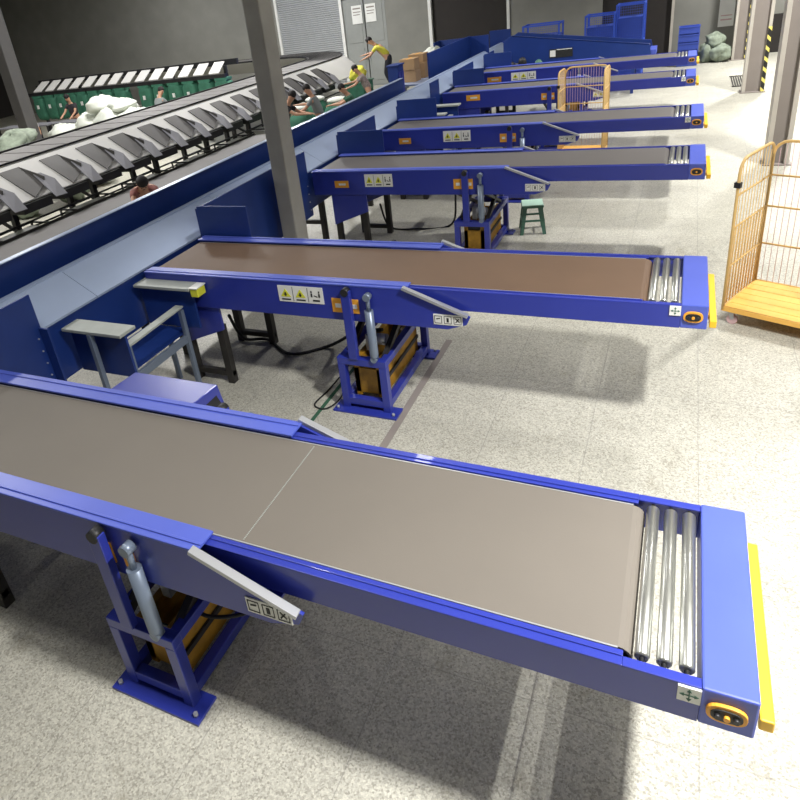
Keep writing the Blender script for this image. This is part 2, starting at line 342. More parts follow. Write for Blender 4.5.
def conveyor(cy, e, label, belt='beltgrey', signs=(), labels=(), note=True, arrow=True, seam=False, box=(-4.0, -3.1), tail=-5.04, skin_='navyside'):
    root = empty('telescopic_conveyor', (-2.6, cy, 0))
    P = lambda mb, name, m, par=None, bv=0: _shift(mb, name, m, par or root, bv)
    def _shift(mb, name, m, par, bv):
        if par is root: mb.v = [(x+2.6, y, z) for x, y, z in mb.v]
        else: mb.v = [(x+2.6, y, z) for x, y, z in mb.v]
        return mb.build(name, M[m], par, bv)
    Hm = 1.272
    # fixed body
    b = MB()
    prof = [(tail, .92), (-1.86, .92), (-1.70, .975), (-1.665, 1.05), (-2.2, Hm-.015), (tail, Hm-.015)]
    for a, c in ((-.53, -.51), (.51, .53)): b.prism(prof, a, c)
    b.box(tail, -1.88, -.51, .51, .92, .935)
    b.box(tail, -2.2, -.40, .40, 1.19, 1.205)
    b.box(tail, tail+.03, -.51, .51, .935, 1.19)
    P(b, 'fixed_body', 'blue', None, .004)
    fg = MB()
    for s in (-1, 1):
        y0, y1 = sorted((s*.535, s*.395)); fg.box(tail, -2.2, y0, y1, Hm-.015, Hm)
        y0, y1 = sorted((s*.50, s*.485)); fg.box(tail, -2.2, y0, y1, Hm, Hm+.007)
    P(fg, 'top_flange', 'bluesheen', None, .004)
    # diagonal white edge guards
    for s in (-1, 1):
        g_ = MB().bar((-2.225, s*.545, Hm+.012), (-1.68, s*.545, 1.066), .045, .026); P(g_, 'edge_guard', 'alu', None, .003)
    # boom
    bm_ = MB()
    for s in (-1, 1):
        y0, y1 = sorted((s*.465, s*.445)); bm_.box(-2.7, e-.17, y0, y1, 1.07, 1.245)
        y0, y1 = sorted((s*.465, s*.40)); bm_.box(-2.7, e-.42, y0, y1, 1.238, 1.25)
        y0, y1 = sorted((s*.465, s*.425)); bm_.box(e-.42, e-.17, y0, y1, 1.238, 1.25)
        y0, y1 = sorted((s*.43, s*.42)); bm_.box(-2.7, e-.42, y0, y1, 1.25, 1.256)
    bm_.box(-2.7, e-.44, -.445, .445, 1.07, 1.082)
    boom = P(bm_, 'boom', 'blue', None, .003)
    cap = MB().box(e-.17, e, -.468, .468, 1.072, 1.256); P(cap, 'end_cap', 'bluesheen', None, .008)
    # belt with rounded nose
    zt, rr = 1.243, .052
    pr = [(tail+.03, zt)]+[(e-.44+rr*math.sin(t*math.pi/8), zt-rr+rr*math.cos(t*math.pi/8)) for t in range(0, 9)]+[(-2.6, zt-2*rr)]
    inn = [(-2.6, zt-2*rr+.01)]+[(e-.44+(rr-.01)*math.sin(t*math.pi/8), zt-rr+(rr-.01)*math.cos(t*math.pi/8)) for t in range(8, -1, -1)]+[(tail+.03, zt-.01)]
    bl = MB(); n_ = len(pr)
    outer = pr; inner = inn[::-1]
    vs = []
    for y in (-.387, .387):
        vs += [(a, y, c) for a, c in outer]+[(a, y, c) for a, c in inner]
    N2 = 2*n_; fs = []
    for i in range(n_-1):
        fs += [(i, i+1, N2+i+1, N2+i), (n_+i, N2+n_+i, N2+n_+i+1, n_+i+1), (i, n_+i, n_+i+1, i+1), (N2+i, N2+i+1, N2+n_+i+1, N2+n_+i)]
    fs += [(0, N2, N2+n_, n_), (n_-1, N2-1, 2*N2-1, N2+n_-1)]
    bl.add(vs, fs, False); beltob = P(bl, 'belt', belt)
    ed = MB()
    for s in (-1, 1): ed.box(tail+.03, e-.44, min(s*.387, s*.394), max(s*.387, s*.394), zt-.008, zt+.002)
    P(ed, 'belt_edge', 'alu', beltob)
    if seam:
        sm = MB()
        for k in range(75):
            y = -.375+k*.01
            sm.box(-2.045, -2.039, y, y+.0055, zt, zt+.002)
        P(sm, 'belt_lacing', 'greytop', beltob)
    # rollers
    for k in range(3):
        x = e-.358+k*.072
        ro = MB().tube([(x, -.40, 1.232), (x, -.392, 1.232), (x, .392, 1.232), (x, .40, 1.232)], [.02, .0265, .0265, .02], 20); rob = P(ro, 'roller', 'chrome')
        P(MB().tube([(x, -.425, 1.232), (x, .425, 1.232)], .009, 8), 'axle', 'black', rob)
    # control panel at the end
    cpx, cpz = e-.09, 1.168; ov = [(cpx+.062*math.copysign(abs(math.cos(t))**.8, math.cos(t)), cpz+.042*math.copysign(abs(math.sin(t))**.8, math.sin(t))) for t in [2*math.pi*i/24 for i in range(24)]]
    cp = P(MB().prism(ov, -.482, -.468), 'control_panel', 'orange', None, .002)
    ov2 = [(cpx+(a-cpx)*.78, cpz+(c-cpz)*.66) for a, c in ov]; P(MB().prism(ov2, -.486, -.482), 'panel_face', 'ink', cp)
    for k in (-1, 0, 1):
        P(MB().tube([(cpx+k*.028, -.486, cpz), (cpx+k*.028, -.498, cpz)], .010, 10), 'button', 'black' if k else 'orange', cp)
    if arrow:
        ax, az = e-.205, 1.207
        st = P(MB().box(ax-.036, ax+.036, -.474, -.4655, az-.036, az+.036), 'arrow_sticker', 'white')
        a_ = MB().box(ax-.024, ax+.024, -.476, -.474, az-.002, az+.002).box(ax-.002, ax+.002, -.476, -.474, az-.024, az+.024)
        for dx, dz in ((1,0),(-1,0),(0,1),(0,-1)):
            tip = (ax+dx*.03, az+dz*.03); base = (ax+dx*.016, az+dz*.016); a_.prism([tip, (base[0]-dz*.008, base[1]+dx*.008), (base[0]+dz*.008, base[1]-dx*.008)], -.476, -.474)
        P(a_, 'arrow_cross', 'stool', st)
    # yellow bumper bar
    P(MB().box(e+.015, e+.06, -.42, .43, 1.065, 1.12).box(e, e+.015, -.3, -.2, 1.07, 1.11).box(e, e+.015, .2, .3, 1.07, 1.11), 'bumper', 'yellow', None, .006)
    # lift stand
    x0, x1 = -2.92, -2.44; t = .07; Ht = .56
    ls = MB()
    for y in (-.585, .50):
        ls.box(x0, x0+t, y, y+t, .02, Ht-t).box(x1-t, x1, y, y+t, .02, Ht-t)
        ls.box(x0, x1, y, y+t, Ht-t, Ht).box(x0+t, x1-t, y+.002, y+t-.002, .06, .06+t)
    for x in (x0, x1-t): ls.box(x+.002, x+t-.002, -.515, .50, .06, .06+t).box(x+.002, x+t-.002, -.515, .50, Ht-t, Ht-.004)
    P(ls, 'lift_frame', 'blue', None, .004)
    for y, yb in ((-.66, -.62), (.46, .60)):
        bpo = P(MB().box(x0-.08, x1+.08, y, y+.18, 0, .02), 'base_plate', 'blue', None, .003)
        for x in (x0-.04, x1+.04): P(MB().tube([(x, yb, .02), (x, yb, .045)], .014, 6), 'anchor_bolt', 'alu', bpo)
    sc = MB().box(x0+.10, x0+.155, -.47, .48, .10, .48).box(x1-.155, x1-.10, -.47, .48, .10, .48).box(x0+.10, x1-.10, -.47, -.455, .13, .40).box(x0+.10, x1-.10, .465, .48, .13, .44)
    P(sc, 'scissor_lift', 'dirtyyellow', None, .004)
    P(MB().box(x0+.12, x1-.12, -.455, -.445, .40, .47).box(x1-.098, x1-.08, -.45, .46, .25, .285), 'dark_gap', 'black')  # black strips marking the dark gap at the yellow channels
    for s in (-1, 1):
        y = s*.575
        P(MB().box(-2.785, -2.70, y-.025, y+.025, Ht, 1.235), 'strut', 'blue', None, .005)
        P(MB().tube([(-2.742, y-.032, 1.225), (-2.742, y+.032, 1.225)], .036, 14), 'strut_cap', 'black')
        P(MB().box(-2.752, -2.732, y+(-.03 if s < 0 else .025), y+(-.025 if s < 0 else .03), 1.19, 1.21), 'bolt', 'alu')
        cy_ = MB().tube([(-2.54, y, Ht+.02), (-2.54, y, Ht+.06), (-2.54, y, Ht+.5)], [.03, .04, .04], 14).tube([(-2.54, y, Ht+.5), (-2.54, y, 1.19)], .018, 10)
        cy_.tube([(-2.54, y-.03, 1.19), (-2.54, y+.03, 1.19)], .034, 12).tube([(-2.54, y-.03, Ht+.02), (-2.54, y+.03, Ht+.02)], .03, 12)
        P(cy_, 'hydraulic_cylinder', 'cyl')
    br = MB().bar((-2.86, -.5, .5), (-2.86, .45, .93), .05).bar((-2.5, -.5, .5), (-2.5, .45, .93), .05).bar((-2.86, .45, .5), (-2.86, -.5, .93), .04).bar((-2.5, .45, .5), (-2.5, -.5, .93), .04)
    P(br, 'brace', 'dark')
    P(MB().tube([(-2.72, -.25, .60), (-2.55, -.25, .60)], .055, 14).box(-2.74, -2.68, -.31, -.19, .5, .66), 'lift_motor', 'alu')
    # rear legs
    for s in (-1, 1):
        y0, y1 = sorted((s*.50, s*.47))
        P(MB().prism([(-4.78, .45), (-4.22, .66), (-4.22, .93), (-4.78, .93)], y0, y1), 'rear_gusset', 'blue', None, .004)
        y0, y1 = sorted((s*.47, s*.39))
        P(MB().box(-4.78, -4.70, y0, y1, .0, .93).box(-4.70, -4.26, y0+.01, y1-.01, .08, .14).box(-4.34, -4.26, y0, y1, 0, .68), 'rear_leg', 'dark', None, .004)
    # motor cover on the far side
    xa, xb = box
    mc = MB().prism([(.53, 1.10), (1.04, 1.07), (1.08, .84), (.53, .80)], xa, xb, 'x')
    P(mc, 'motor_cover', 'blue', None, .01)
    P(MB().prism([(xb, .86), (xb+.06, .87), (xb, 1.0)], .6, 1.0).tube([(xb+.14, .7, .86), (xb+.22, .7, .86)], .03, 10).tube([(xb+.13, .9, .87), (xb+.2, .9, .87)], .022, 10), 'gear_motor', 'black')
    for a in signs: sg = sign3(root, a[0]+2.6, a[1]+2.6, a[2], a[3], -.53)
    for a in labels: olabel(root, a[0]+2.6, a[1]+2.6, a[2], a[3], -.53)
    if note: notice(root, -1.975+2.6, -1.73+2.6, .965, 1.06, -.53)
    tag(root, label, 'conveyor', 'telescopic belt conveyors in a row')
    return root
YS = [-2.993, 0, 3.74, 6.385, 10.094, 12.95]; ES = [.11, 0, .02, .02, -.087, -.076]
G1 = (-2.91, -2.80, 1.0, 1.135); G2 = (-2.73, -2.65, 1.0, 1.135)
c1 = conveyor(YS[0], .055, 'nearest blue telescopic conveyor with wide grey belt and laced seam', 'belt', (), (G1, G2), seam=True, box=(-4.03, -3.23), tail=-5.12); c1.location.x += .055
for ch in c1.children:
    if ch.name.split('.')[0] in ('lift_frame', 'base_plate', 'scissor_lift', 'dark_gap', 'strut', 'bolt', 'hydraulic_cylinder', 'brace', 'lift_motor', 'strut_cap'): ch.location.x -= .085
conveyor(YS[1], ES[1], 'second blue telescopic conveyor from the front, with a brown belt', 'beltbrown', ((-3.455, -2.99, 1.065, 1.225),), (G1, G2))
conveyor(YS[2], ES[2], 'third blue telescopic conveyor from the front, green stool under it', 'beltgrey', ((-4.2, -3.78, 1.04, 1.22),), ((-4.68, -4.46, 1.03, 1.13), G1, G2), arrow=False)
conveyor(YS[3], ES[3], 'fourth blue telescopic conveyor from the front, small roll cage behind it', 'beltgrey', ((-3.87, -3.4, 1.04, 1.22),), ((-4.68, -4.46, 1.03, 1.13), G1, G2))
conveyor(YS[4], ES[4], 'fifth blue telescopic conveyor from the front, seen through the small roll cage', 'beltgrey', ((-1.9, -1.6, .99, 1.10),), ((-4.5, -4.2, 1.08, 1.2), G1, G2), note=False)
conveyor(YS[5], ES[5], 'sixth and farthest blue telescopic conveyor, below the inclined blue conveyor', 'beltgrey', ((-4.15, -3.55, 1.03, 1.22),), ((-4.75, -4.4, 1.03, 1.15),), note=False, arrow=False)

# ------------------------------------------------------------------ collecting line (slide + walls)
XS, ZS, XE, ZE = -5.5, 1.5, -5.12, 1.265
line = empty('collecting_conveyor', (-5.5, 5, 0))
def PL(mb, name, m, bv=0):
    mb.v = [(x+5.5, y-5, z) for x, y, z in mb.v]; return mb.build(name, M[m], line, bv)
sl = MB(); yy = -6.0
while yy < 17.4:
    y2 = min(yy+2.44, 17.4)
    sl.add([(XS, yy, ZS), (XE, yy, ZE), (XE, y2-.006, ZE), (XS, y2-.006, ZS), (XS, yy, ZS-.02), (XE, yy, ZE-.02), (XE, y2-.006, ZE-.02), (XS, y2-.006, ZS-.02)],
           [(0,1,2,3),(4,7,6,5),(0,4,5,1),(1,5,6,2),(2,6,7,3),(3,7,4,0)]); yy += 2.44
PL(sl, 'slide_panel', 'slide')
PL(MB().box(XS-.07, XS+.005, -6, 17.4, ZS-.06, ZS+.012), 'slide_lip', 'slide', .004)
PL(MB().box(-5.84, -5.80, -6, 9.2, .75, 1.715), 'side_wall', 'navy', .004)
PL(MB().box(-5.86, -5.785, -6, 9.2, 1.715, 1.725), 'wall_rim', 'slide')
PL(MB().box(-5.80, -5.57, -6, 17.4, 1.16, 1.18), 'belt', 'rubber')
PL(MB().box(-5.16, -5.13, -6, 17.4, .72, 1.24).box(-5.84, -5.13, -6, 17.4, .70, .72), 'lower_panel', 'navy', .004)
PL(MB().box(-5.98, -5.94, 11.45, 15.3, .8, 1.97).box(-5.94, -5.4, 15.26, 15.3, 1.3, 1.95), 'far_side_wall', 'navy', .004)
for k in range(13):
    y = -5.6+k*1.85
    PL(MB().box(-5.82, -5.74, y, y+.08, 0, .72).box(-5.26, -5.18, y, y+.08, 0, .72).box(-5.82, -5.18, y+.01, y+.07, .3, .36), 'leg', 'dark', .003)
tag(line, 'long blue collecting conveyor with pale steel slide running behind the conveyor tails', 'conveyor')
o = MB().tube([(-6.62, -5, .03), (-6.66, 8, .03)], .018, 8).build('white_line', M['white']); tag(o, 'thin white line running along the floor below the collecting line', 'pipe')  # thin white tube drawn for a pale line along the floor

def guard(name_label, y0, y1, plates=(), z0=.62, z1=1.58):
    o = MB().box(-5.115, -5.09, y0, y1, z0, z1).build('guard_panel', M['navy'], None, .004)
    for (x0, x1, y, za, zb) in plates: MB().box(x0, x1, y-.01, y+.012, za, zb).build('end_plate', M['navy'], o, .004)
    bo = MB()
    for k in range(4):
        for yb in (y0+.06, y1-.06): bo.tube([(-5.092, yb, z0+.1+k*.12), (-5.08, yb, z0+.1+k*.12)], .008, 6)
    bo.build('bolt', M['alu'], o)
    tag(o, name_label, 'guard panel', 'blue guard panels along the slide'); return o
guard('bolted blue guard panel at the tail of the nearest conveyor, at left edge', -2.42, -1.83, ((-5.09, -4.98, -1.85, .7, 1.3),), .75, 1.61)
guard('blue guard panel with end plate between the second and third conveyors, behind the pillar', .555, 3.18, ((-5.09, -4.42, .565, .72, 1.61),))
guard('blue guard panel with end plate between the third and fourth conveyors', 4.29, 5.84, ((-5.09, -4.32, 4.3, .72, 1.61), ), .62, 1.56)
guard('small blue guard panel on the near side of the fifth conveyor tail', 8.95, 9.54, (), 0, 1.6)
guard('blue guard panel with end plate beyond the fourth conveyor tail', 6.93, 7.2, ((-5.09, -4.32, 6.94, .72, 1.61),), .62, 1.5)
guard('blue guard panel with end plate between the fifth and sixth conveyors', 10.64, 12.4, ((-5.09, -4.38, 10.65, .72, 1.61),))
guard('farthest blue guard panel with end plate beyond the sixth conveyor', 13.5, 14.6, ((-5.09, -4.38, 13.51, .72, 1.61),))

# sorting bays (grey-topped side arms on blue panels)
def bay(cy, label):
    root = empty('sorting_bay', (-4.8, cy, 0)); Q = lambda mb, n, m, bv=0: mb.build(n, M[m], root, bv)
    for s, x1 in ((-1, .43), (1, .43)):
        y = s*.48
        Q(MB().box(-.27, x1, y-.10, y+.10, 1.165, 1.195), 'arm_top', 'greytop', .004)
        Q(MB().box(-.27, x1-.04, y-.012, y+.012, .72, 1.165), 'side_panel', 'navy')
    Q(MB().bar((.27, -.46, .98), (.27, .38, 1.0), .09, .02), 'front_rail', 'greytop', .003)
    Q(MB().box(-.27, .25, -.46, .46, .70, .715), 'floor_plate', 'navy')
    for x, y in ((.05, -.56), (.29, -.40), (.29, .36), (-.15, .56)):
        Q(MB().box(x-.022, x+.022, y-.022, y+.022, 0, 1.16 if abs(y) > .5 else .97), 'leg', 'cyl', .003)
    Q(MB().box(.275, .305, -.40, .36, .62, .70), 'cross_bar', 'cyl')
    tag(root, label, 'sorting bay', 'sorting bays under the slide'); return root
bay(-1.08, 'grey-armed blue sorting bay between the first and second conveyors')
bay(8.12, 'grey-armed blue sorting bay between the fourth and fifth conveyors')
o = MB().box(-4.37, -4.28, -.68, -.55, 1.10, 1.19).build('plastic_bin', M['lime'], None, .01)
MB().box(-4.375, -4.275, -.69, -.54, 1.19, 1.20).build('lid', M['white'], o); tag(o, 'small yellow-green plastic box fixed on the bay arm beside the brown belt', 'box')

# ------------------------------------------------------------------ stool
def stool():
    root = empty('plastic_stool', (-2.12, 4.4, 0), .25)
    W = .15; s_ = MB().box(-W, W, -W, W, .425, .44); s_.build('seat', M['stooltop'], root, .012)
    MB().box(-W-.004, W+.004, -W-.004, W+.004, .39, .425).build('apron', M['stool'], root, .008)
    for sx in (-1, 1):
        for sy in (-1, 1):
            l_ = MB(); a = Vector((sx*.14, sy*.14, .40)); b = Vector((sx*.185, sy*.185, 0)); wv = .05
            for ax in (0, 1):
                dd = Vector((-sx*wv, 0, 0)) if ax == 0 else Vector((0, -sy*wv, 0)); th = Vector((0, -sy*.008, 0)) if ax == 0 else Vector((-sx*.008, 0, 0))
                vs = [a, a+dd*1.3, a+dd*1.3+th, a+th, b, b+dd, b+dd+th, b+th]
                l_.add(vs, [(0,1,2,3),(7,6,5,4),(0,4,5,1),(1,5,6,2),(2,6,7,3),(3,7,4,0)])
            l_.build('leg', M['stool'], root)
    rg = MB()
    for z in (.19,):
        q = .165
        rg.box(-q, q, -q, -q+.012, z, z+.03).box(-q, q, q-.012, q, z, z+.03).box(-q, -q+.012, -q, q, z, z+.03).box(q-.012, q, -q, q, z, z+.03)
    rg.build('stretcher', M['stool'], root)
    tag(root, 'green plastic stool standing under the third conveyor', 'stool')
stool()

# ------------------------------------------------------------------ roll cages
def rollcage(label, loc, rz, W=.82, Dp=.72, H=1.66, name='roll_cage', front=True):
    root = empty(name, loc, rz); Q = lambda mb, n, m, par=root, bv=0: mb.build(n, M[m], par, bv)
    dk = MB()
    for k in range(6):
        y = k*Dp/6; dk.box(.0, W, y+.003, y+Dp/6-.003, .175, .2)
    dk.box(0, W, 0, .02, .15, .2).box(0, W, Dp-.02, Dp, .15, .2).box(0, .02, 0, Dp, .15, .2).box(W-.02, W, 0, Dp, .15, .2)
    Q(dk, 'deck', 'deck', bv=.003)
    def arch(u):   # rounded hoop in (s,z), s 0..1 along side
        pts = []; L = u; rc = .13
        pts += [(0, .17), (0, H-rc)]+[(rc-rc*math.cos(t*math.pi/8), H-rc+rc*math.sin(t*math.pi/8)) for t in range(1, 5)]
        pts += [(L-rc+rc*math.sin(t*math.pi/8), H-rc+rc*math.cos(t*math.pi/8)) for t in range(0, 4)]+[(L, H-rc), (L, .17)]
        return pts
    def panel(pf, L, nm, dense):
        f_ = MB(); f_.tube([pf(s, z) for s, z in arch(L)], .015, 8)
        for z in (.20, .62, 1.02, 1.34): f_.tube([pf(0, z), pf(L, z)], .010, 6)
        fo = Q(f_, nm, 'cage')
        wv = MB(); n = 11 if dense else 17
        for k in range(1, n):
            s = L*k/n; top = H-.015 if .1 < s < L-.1 else H-.07
            wv.tube([pf(s, .2), pf(s, top)], .004 if dense else .003, 5)
        if dense:
            for k in range(1, 20): wv.tube([pf(0, .2+k*.041), pf(L, .2+k*.041)], .0025, 4)
            for k in range(0, n*2): wv.tube([pf(L*(k+.5)/(n*2), .2), pf(L*(k+.5)/(n*2), 1.02)], .0025, 4)
        Q(wv, 'wire_mesh', 'cage' if dense else 'pink', fo)
    panel(lambda s, z: (.01, .01+s, z), Dp-.02, 'side_panel', True)
    panel(lambda s, z: (W-.01, .01+s, z), Dp-.02, 'side_panel', True)
    panel(lambda s, z: (.01+s, Dp-.01, z), W-.02, 'back_panel', False)
    Q(MB().box(-.02, .035, -.015, .03, 1.42, 1.47), 'latch', 'black')
    for x, y in ((.07, .07), (W-.07, .07), (.07, Dp-.07), (W-.07, Dp-.07)):
        c1 = Q(MB().prism([(x-.03, .15), (x+.03, .15), (x+.04, .06), (x+.01, .05)], y-.022, y-.016).prism([(x-.03, .15), (x+.03, .15), (x+.04, .06), (x+.01, .05)], y+.016, y+.022), 'caster', 'alu')
        Q(MB().tube([(x+.02, y-.015, .05), (x+.02, y+.015, .05)], .05, 16), 'wheel', 'pink', c1)
    tag(root, label, 'roll cage', 'yellow roll cages'); return root
rollcage('large yellow roll cage standing at right beside the brown-belted conveyor', (.235, 1.78, 0), math.radians(-24), .95, .80, 1.68)
rollcage('small-looking yellow roll cage standing behind the fourth conveyor', (-2.37, 8.2, 0), math.radians(-3), .82, .62, 1.70)

# ------------------------------------------------------------------ cables on the floor
def cable(name, pts, r, label, m='rubber'):
    P_ = [Vector(p) for p in pts]; P_ = [P_[0]]+P_+[P_[-1]]; out = []
    for i in range(1, len(P_)-2):
        for k in range(8):
            t = k/8; a, b, c, d_ = P_[i-1:i+3]
            out.append(.5*((2*b)+(c-a)*t+(2*a-5*b+4*c-d_)*t*t+(3*b-a-3*c+d_)*t**3))
    out.append(P_[-1])
    o = MB().tube(out, r, 8).build(name, M[m]); tag(o, label, 'cable'); return o
cable('black_hose', [(-4.6, .1, .5), (-4.62, .3, .1), (-4.4, .45, .025), (-3.95, .2, .025), (-3.6, .45, .025), (-3.3, .45, .2), (-2.98, .1, .46), (-2.7, 0, .56)], .018, 'black hose looping on the floor under the brown-belted conveyor')
cable('black_cable', [(-2.98, -.2, .3), (-3.12, -.1, .1), (-3.2, -.35, .012), (-3.22, -.62, .012), (-3.08, -.66, .012), (-2.99, -.50, .05), (-2.97, -.3, .2)], .008, 'thin black cable loop beside the lift stand of the brown-belted conveyor')
cable('black_hose', [(-4.4, 4.1, .5), (-4.35, 4.3, .05), (-3.9, 4.3, .025), (-3.4, 4.5, .03), (-3.25, 4.35, .5), (-3.2, 4.1, .95)], .016, 'black hose hanging in a loop under the third conveyor')
cable('black_cable', [(-2.9, -3.0, .56), (-2.6, -2.8, .75), (-2.3, -3.0, .62), (-2.2, -3.2, .5), (-2.5, -3.3, .45), (-2.6, -3.1, .5)], .012, 'black cables tangled under the nearest conveyor')
o = MB().box(-3.15, -3.11, -2.2, .25, .0008, .002).build('floor_stripe', M['s_green']); tag(o, 'narrow dark green stripe on the floor beside the second conveyor stand', 'floor marking')

o = MB().box(-2.37, -2.30, -1.6, .9, .0008, .002).build('floor_stripe', M['columndark']); tag(o, 'worn dark seam on the floor right of the second conveyor stand', 'floor marking')

# ------------------------------------------------------------------ sorting machine
XT, ZT, XB, ZB = -10.7, 1.7, -10.08, 1.12
XI = -11.9
srt = empty('sorting_machine', (-11.3, 5, 0))
def PS(mb, name, m, bv=0):
    mb.v = [(x+11.3, y-5, z) for x, y, z in mb.v]; return mb.build(name, M[m], srt, bv)
YE = 15.6; cxx, R1_, R2_ = -14.6, 3.9, 2.7
# skirt: straight then quarter bend then along -x
path = [(XT, y) for y in (-2, YE)]+[(cxx+R1_*math.cos(t*math.pi/20), YE+R1_*math.sin(t*math.pi/20)) for t in range(1, 11)]+[(-27, YE+R1_)]
def offs(path, d):
    out = []
    for i, p in enumerate(path):
        a = Vector(path[max(i-1, 0)]); b = Vector(path[min(i+1, len(path)-1)]); t = (b-a).normalized(); nrm = Vector((t.y, -t.x)); out.append(Vector(p)+nrm*d)
    return out
def ribbon(mb, p1, z1, p2, z2, th=.02):
    n = len(p1); vs = [(*p, z1) for p in p1]+[(*p, z2) for p in p2]+[(*p, z1-th) for p in p1]+[(*p, z2-th) for p in p2]
    fs = []
    for i in range(n-1):
        fs += [(i, i+1, n+i+1, n+i), (2*n+i, 3*n+i, 3*n+i+1, 2*n+i+1), (i, 2*n+i, 2*n+i+1, i+1), (n+i, n+i+1, 3*n+i+1, 3*n+i)]
    mb.add(vs, fs)
sk = MB(); ribbon(sk, offs(path, 0), ZT, offs(path, .62), ZB); PS(sk, 'side_skirt', 'sortwhite')
sk = MB(); ribbon(sk, offs(path, -.01), ZT+.012, offs(path, .025), ZT+.012, .03); ribbon(sk, offs(path, -1.25), ZT+.03, offs(path, -1.2), ZT+.03, .06); PS(sk, 'top_rail', 'black')
y = -1.9
while y < YE-.1:
    PS(MB().box(XI+.06, XT-.02, y, y+.60, ZT-.03, ZT+.005).box(XI+.06, XT-.02, y+.61, y+.655, ZT-.04, ZT-.02), 'tray', 'tray', .004); y += .66
tr = MB()
pa, pb = offs(path[1:], -.03), offs(path[1:], -1.2); ribbon(tr, pa, ZT, pb, ZT, .03); PS(tr, 'bend_track', 'tray')
ga = MB()
for k in range(18):
    t = k/17*math.pi/2; a = Vector((cxx+(R1_-.03)*math.cos(t), YE+(R1_-.03)*math.sin(t), ZT+.005)); b = Vector((cxx+(R1_-1.18)*math.cos(t), YE+(R1_-1.18)*math.sin(t), ZT+.005)); ga.bar(a, b, .05, .02)
PS(ga, 'track_joint', 'black')
for k in range(10):
    y = -1.6+k*1.95
    if y > YE: break
    PS(MB().box(-11.5, -11.4, y, y+.1, 0, ZT-.05).box(-10.75, -10.65, y, y+.1, 0, 1.2).bar((-11.45, y+.05, .9), (-10.7, y+.05, .5), .05).box(-11.5, -10.6, y, y+.08, 1.1, 1.18), 'leg', 'black', .003)
for z, x in ((.55, -10.55), (.75, -10.2), (1.0, -10.45)): PS(MB().tube([(x, -2, z), (x, YE, z)], .018, 6), 'frame_rail', 'black')
tag(srt, 'long grey sorting machine with tray track and sloping pale skirt, curving at far end', 'sorting machine')
# blue floor inside the bend
o = MB().prism([(-13.6, 11), (-12.1, 11), (-12.05, 14.6)]+[(cxx+2.5*math.cos(t*math.pi/16), YE+2.5*math.sin(t*math.pi/16)) for t in range(0, 6)]+[(-13.6, 17.5)], 1.3, 1.36, 'z').build('blue_platform', M['basket'])
MB().box(-12.6, -12.5, 12, 12.1, 0, 1.3).box(-13.5, -13.4, 12, 12.1, 0, 1.3).box(-12.6, -12.5, 16, 16.1, 0, 1.3).box(-13.5, -13.4, 16, 16.1, 0, 1.3).build('leg', M['dark'], o)
tag(o, 'flat blue platform inside the bend of the sorting machine', 'platform')

def sp(t, y, off=0):   # point on skirt slope, t 0 top .. 1 bottom
    n = Vector((ZT-ZB, 0, XB-XT)).normalized()
    return Vector((XT+(XB-XT)*t, y, ZT+(ZB-ZT)*t))+Vector((n.x, 0, n.z))*off
def chute(y, first=None):
    root = empty('sorting_chute', (XB, y, 1.0)); o = Vector((XB, y, 1.0))
    def Q(mb, nm, m): mb.v = [tuple(Vector(v)-o) for v in mb.v]; return mb.build(nm, M[m], root)
    # slide: inner-side shade put into a dark grey plate proud of the skirt, side fin, flap, black tray beneath
    a, b, c, d_ = sp(.18, y+.0, .012), sp(.18, y+.42, .012), sp(.80, y+.52, .03), sp(1.0, y+.16, .03)
    dn = Vector((-.01, 0, -.012)); vs = [a, b, c, d_]+[q+dn for q in (a, b, c, d_)]
    Q(MB().add(vs, [(0,1,2,3),(7,6,5,4),(0,4,5,1),(1,5,6,2),(2,6,7,3),(3,7,4,0)]), 'slide', 'sortgrey')
    a, b, c = sp(.18, y+.42, .012), sp(.80, y+.52, .03), sp(.66, y+.60, .10); vs = [a, b, c]+[q+Vector((0, .012, 0)) for q in (a, b, c)]
    Q(MB().add(vs, [(0,1,2),(5,4,3),(0,3,4,1),(1,4,5,2),(2,5,3,0)]), 'side_fin', 'dark')
    f0 = sp(.70, y+.46, .05); vs = []
    p1, p2, p3, p4, p5 = sp(.50, y+.50, .05), sp(.52, y+.64, .06), sp(.80, y+.74, .10), sp(1.22, y+.70, .08), sp(1.2, y+.46, .08)
    vs = [p1, p2, p3, p4, p5]+[q+Vector((-.008, 0, -.012)) for q in (p1, p2, p3, p4, p5)]
    Q(MB().add(vs, [(0,1,2,3,4),(9,8,7,6,5),(0,5,6,1),(1,6,7,2),(2,7,8,3),(3,8,9,4),(4,9,5,0)]), 'flap', 'flap')
    Q(MB().box(XB-.28, XB+.05, y-.17, y+.46, .93, 1.08), 'catch_tray', 'black')
    tag(root, 'sorting chute with dark shaded slide and hanging flap on the side of the sorting machine', 'chute', 'chutes along the sorting machine')
    return root
first = chute(-.42)
for k in range(1, 17):
    c = copy_tree(first); c.location = (XB, -.42+.893*k, 1.0)
# low rails / bag frames below the chutes and white blocks painting the brightly lit floor
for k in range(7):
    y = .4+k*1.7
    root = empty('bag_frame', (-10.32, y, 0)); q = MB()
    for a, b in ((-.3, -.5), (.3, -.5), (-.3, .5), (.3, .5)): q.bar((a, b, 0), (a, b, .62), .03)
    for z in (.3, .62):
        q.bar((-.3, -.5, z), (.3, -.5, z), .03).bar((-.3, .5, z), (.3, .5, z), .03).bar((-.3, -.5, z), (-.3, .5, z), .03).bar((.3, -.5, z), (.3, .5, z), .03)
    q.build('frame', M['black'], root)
    MB().box(-.27, .27, -.47, .47, .10, .58).build('lit_floor_block', M['white'], root, .03)
    tag(root, 'black wire frame around a white block for lit floor below the sorting chutes', 'bag frame', 'bag frames under the chutes')
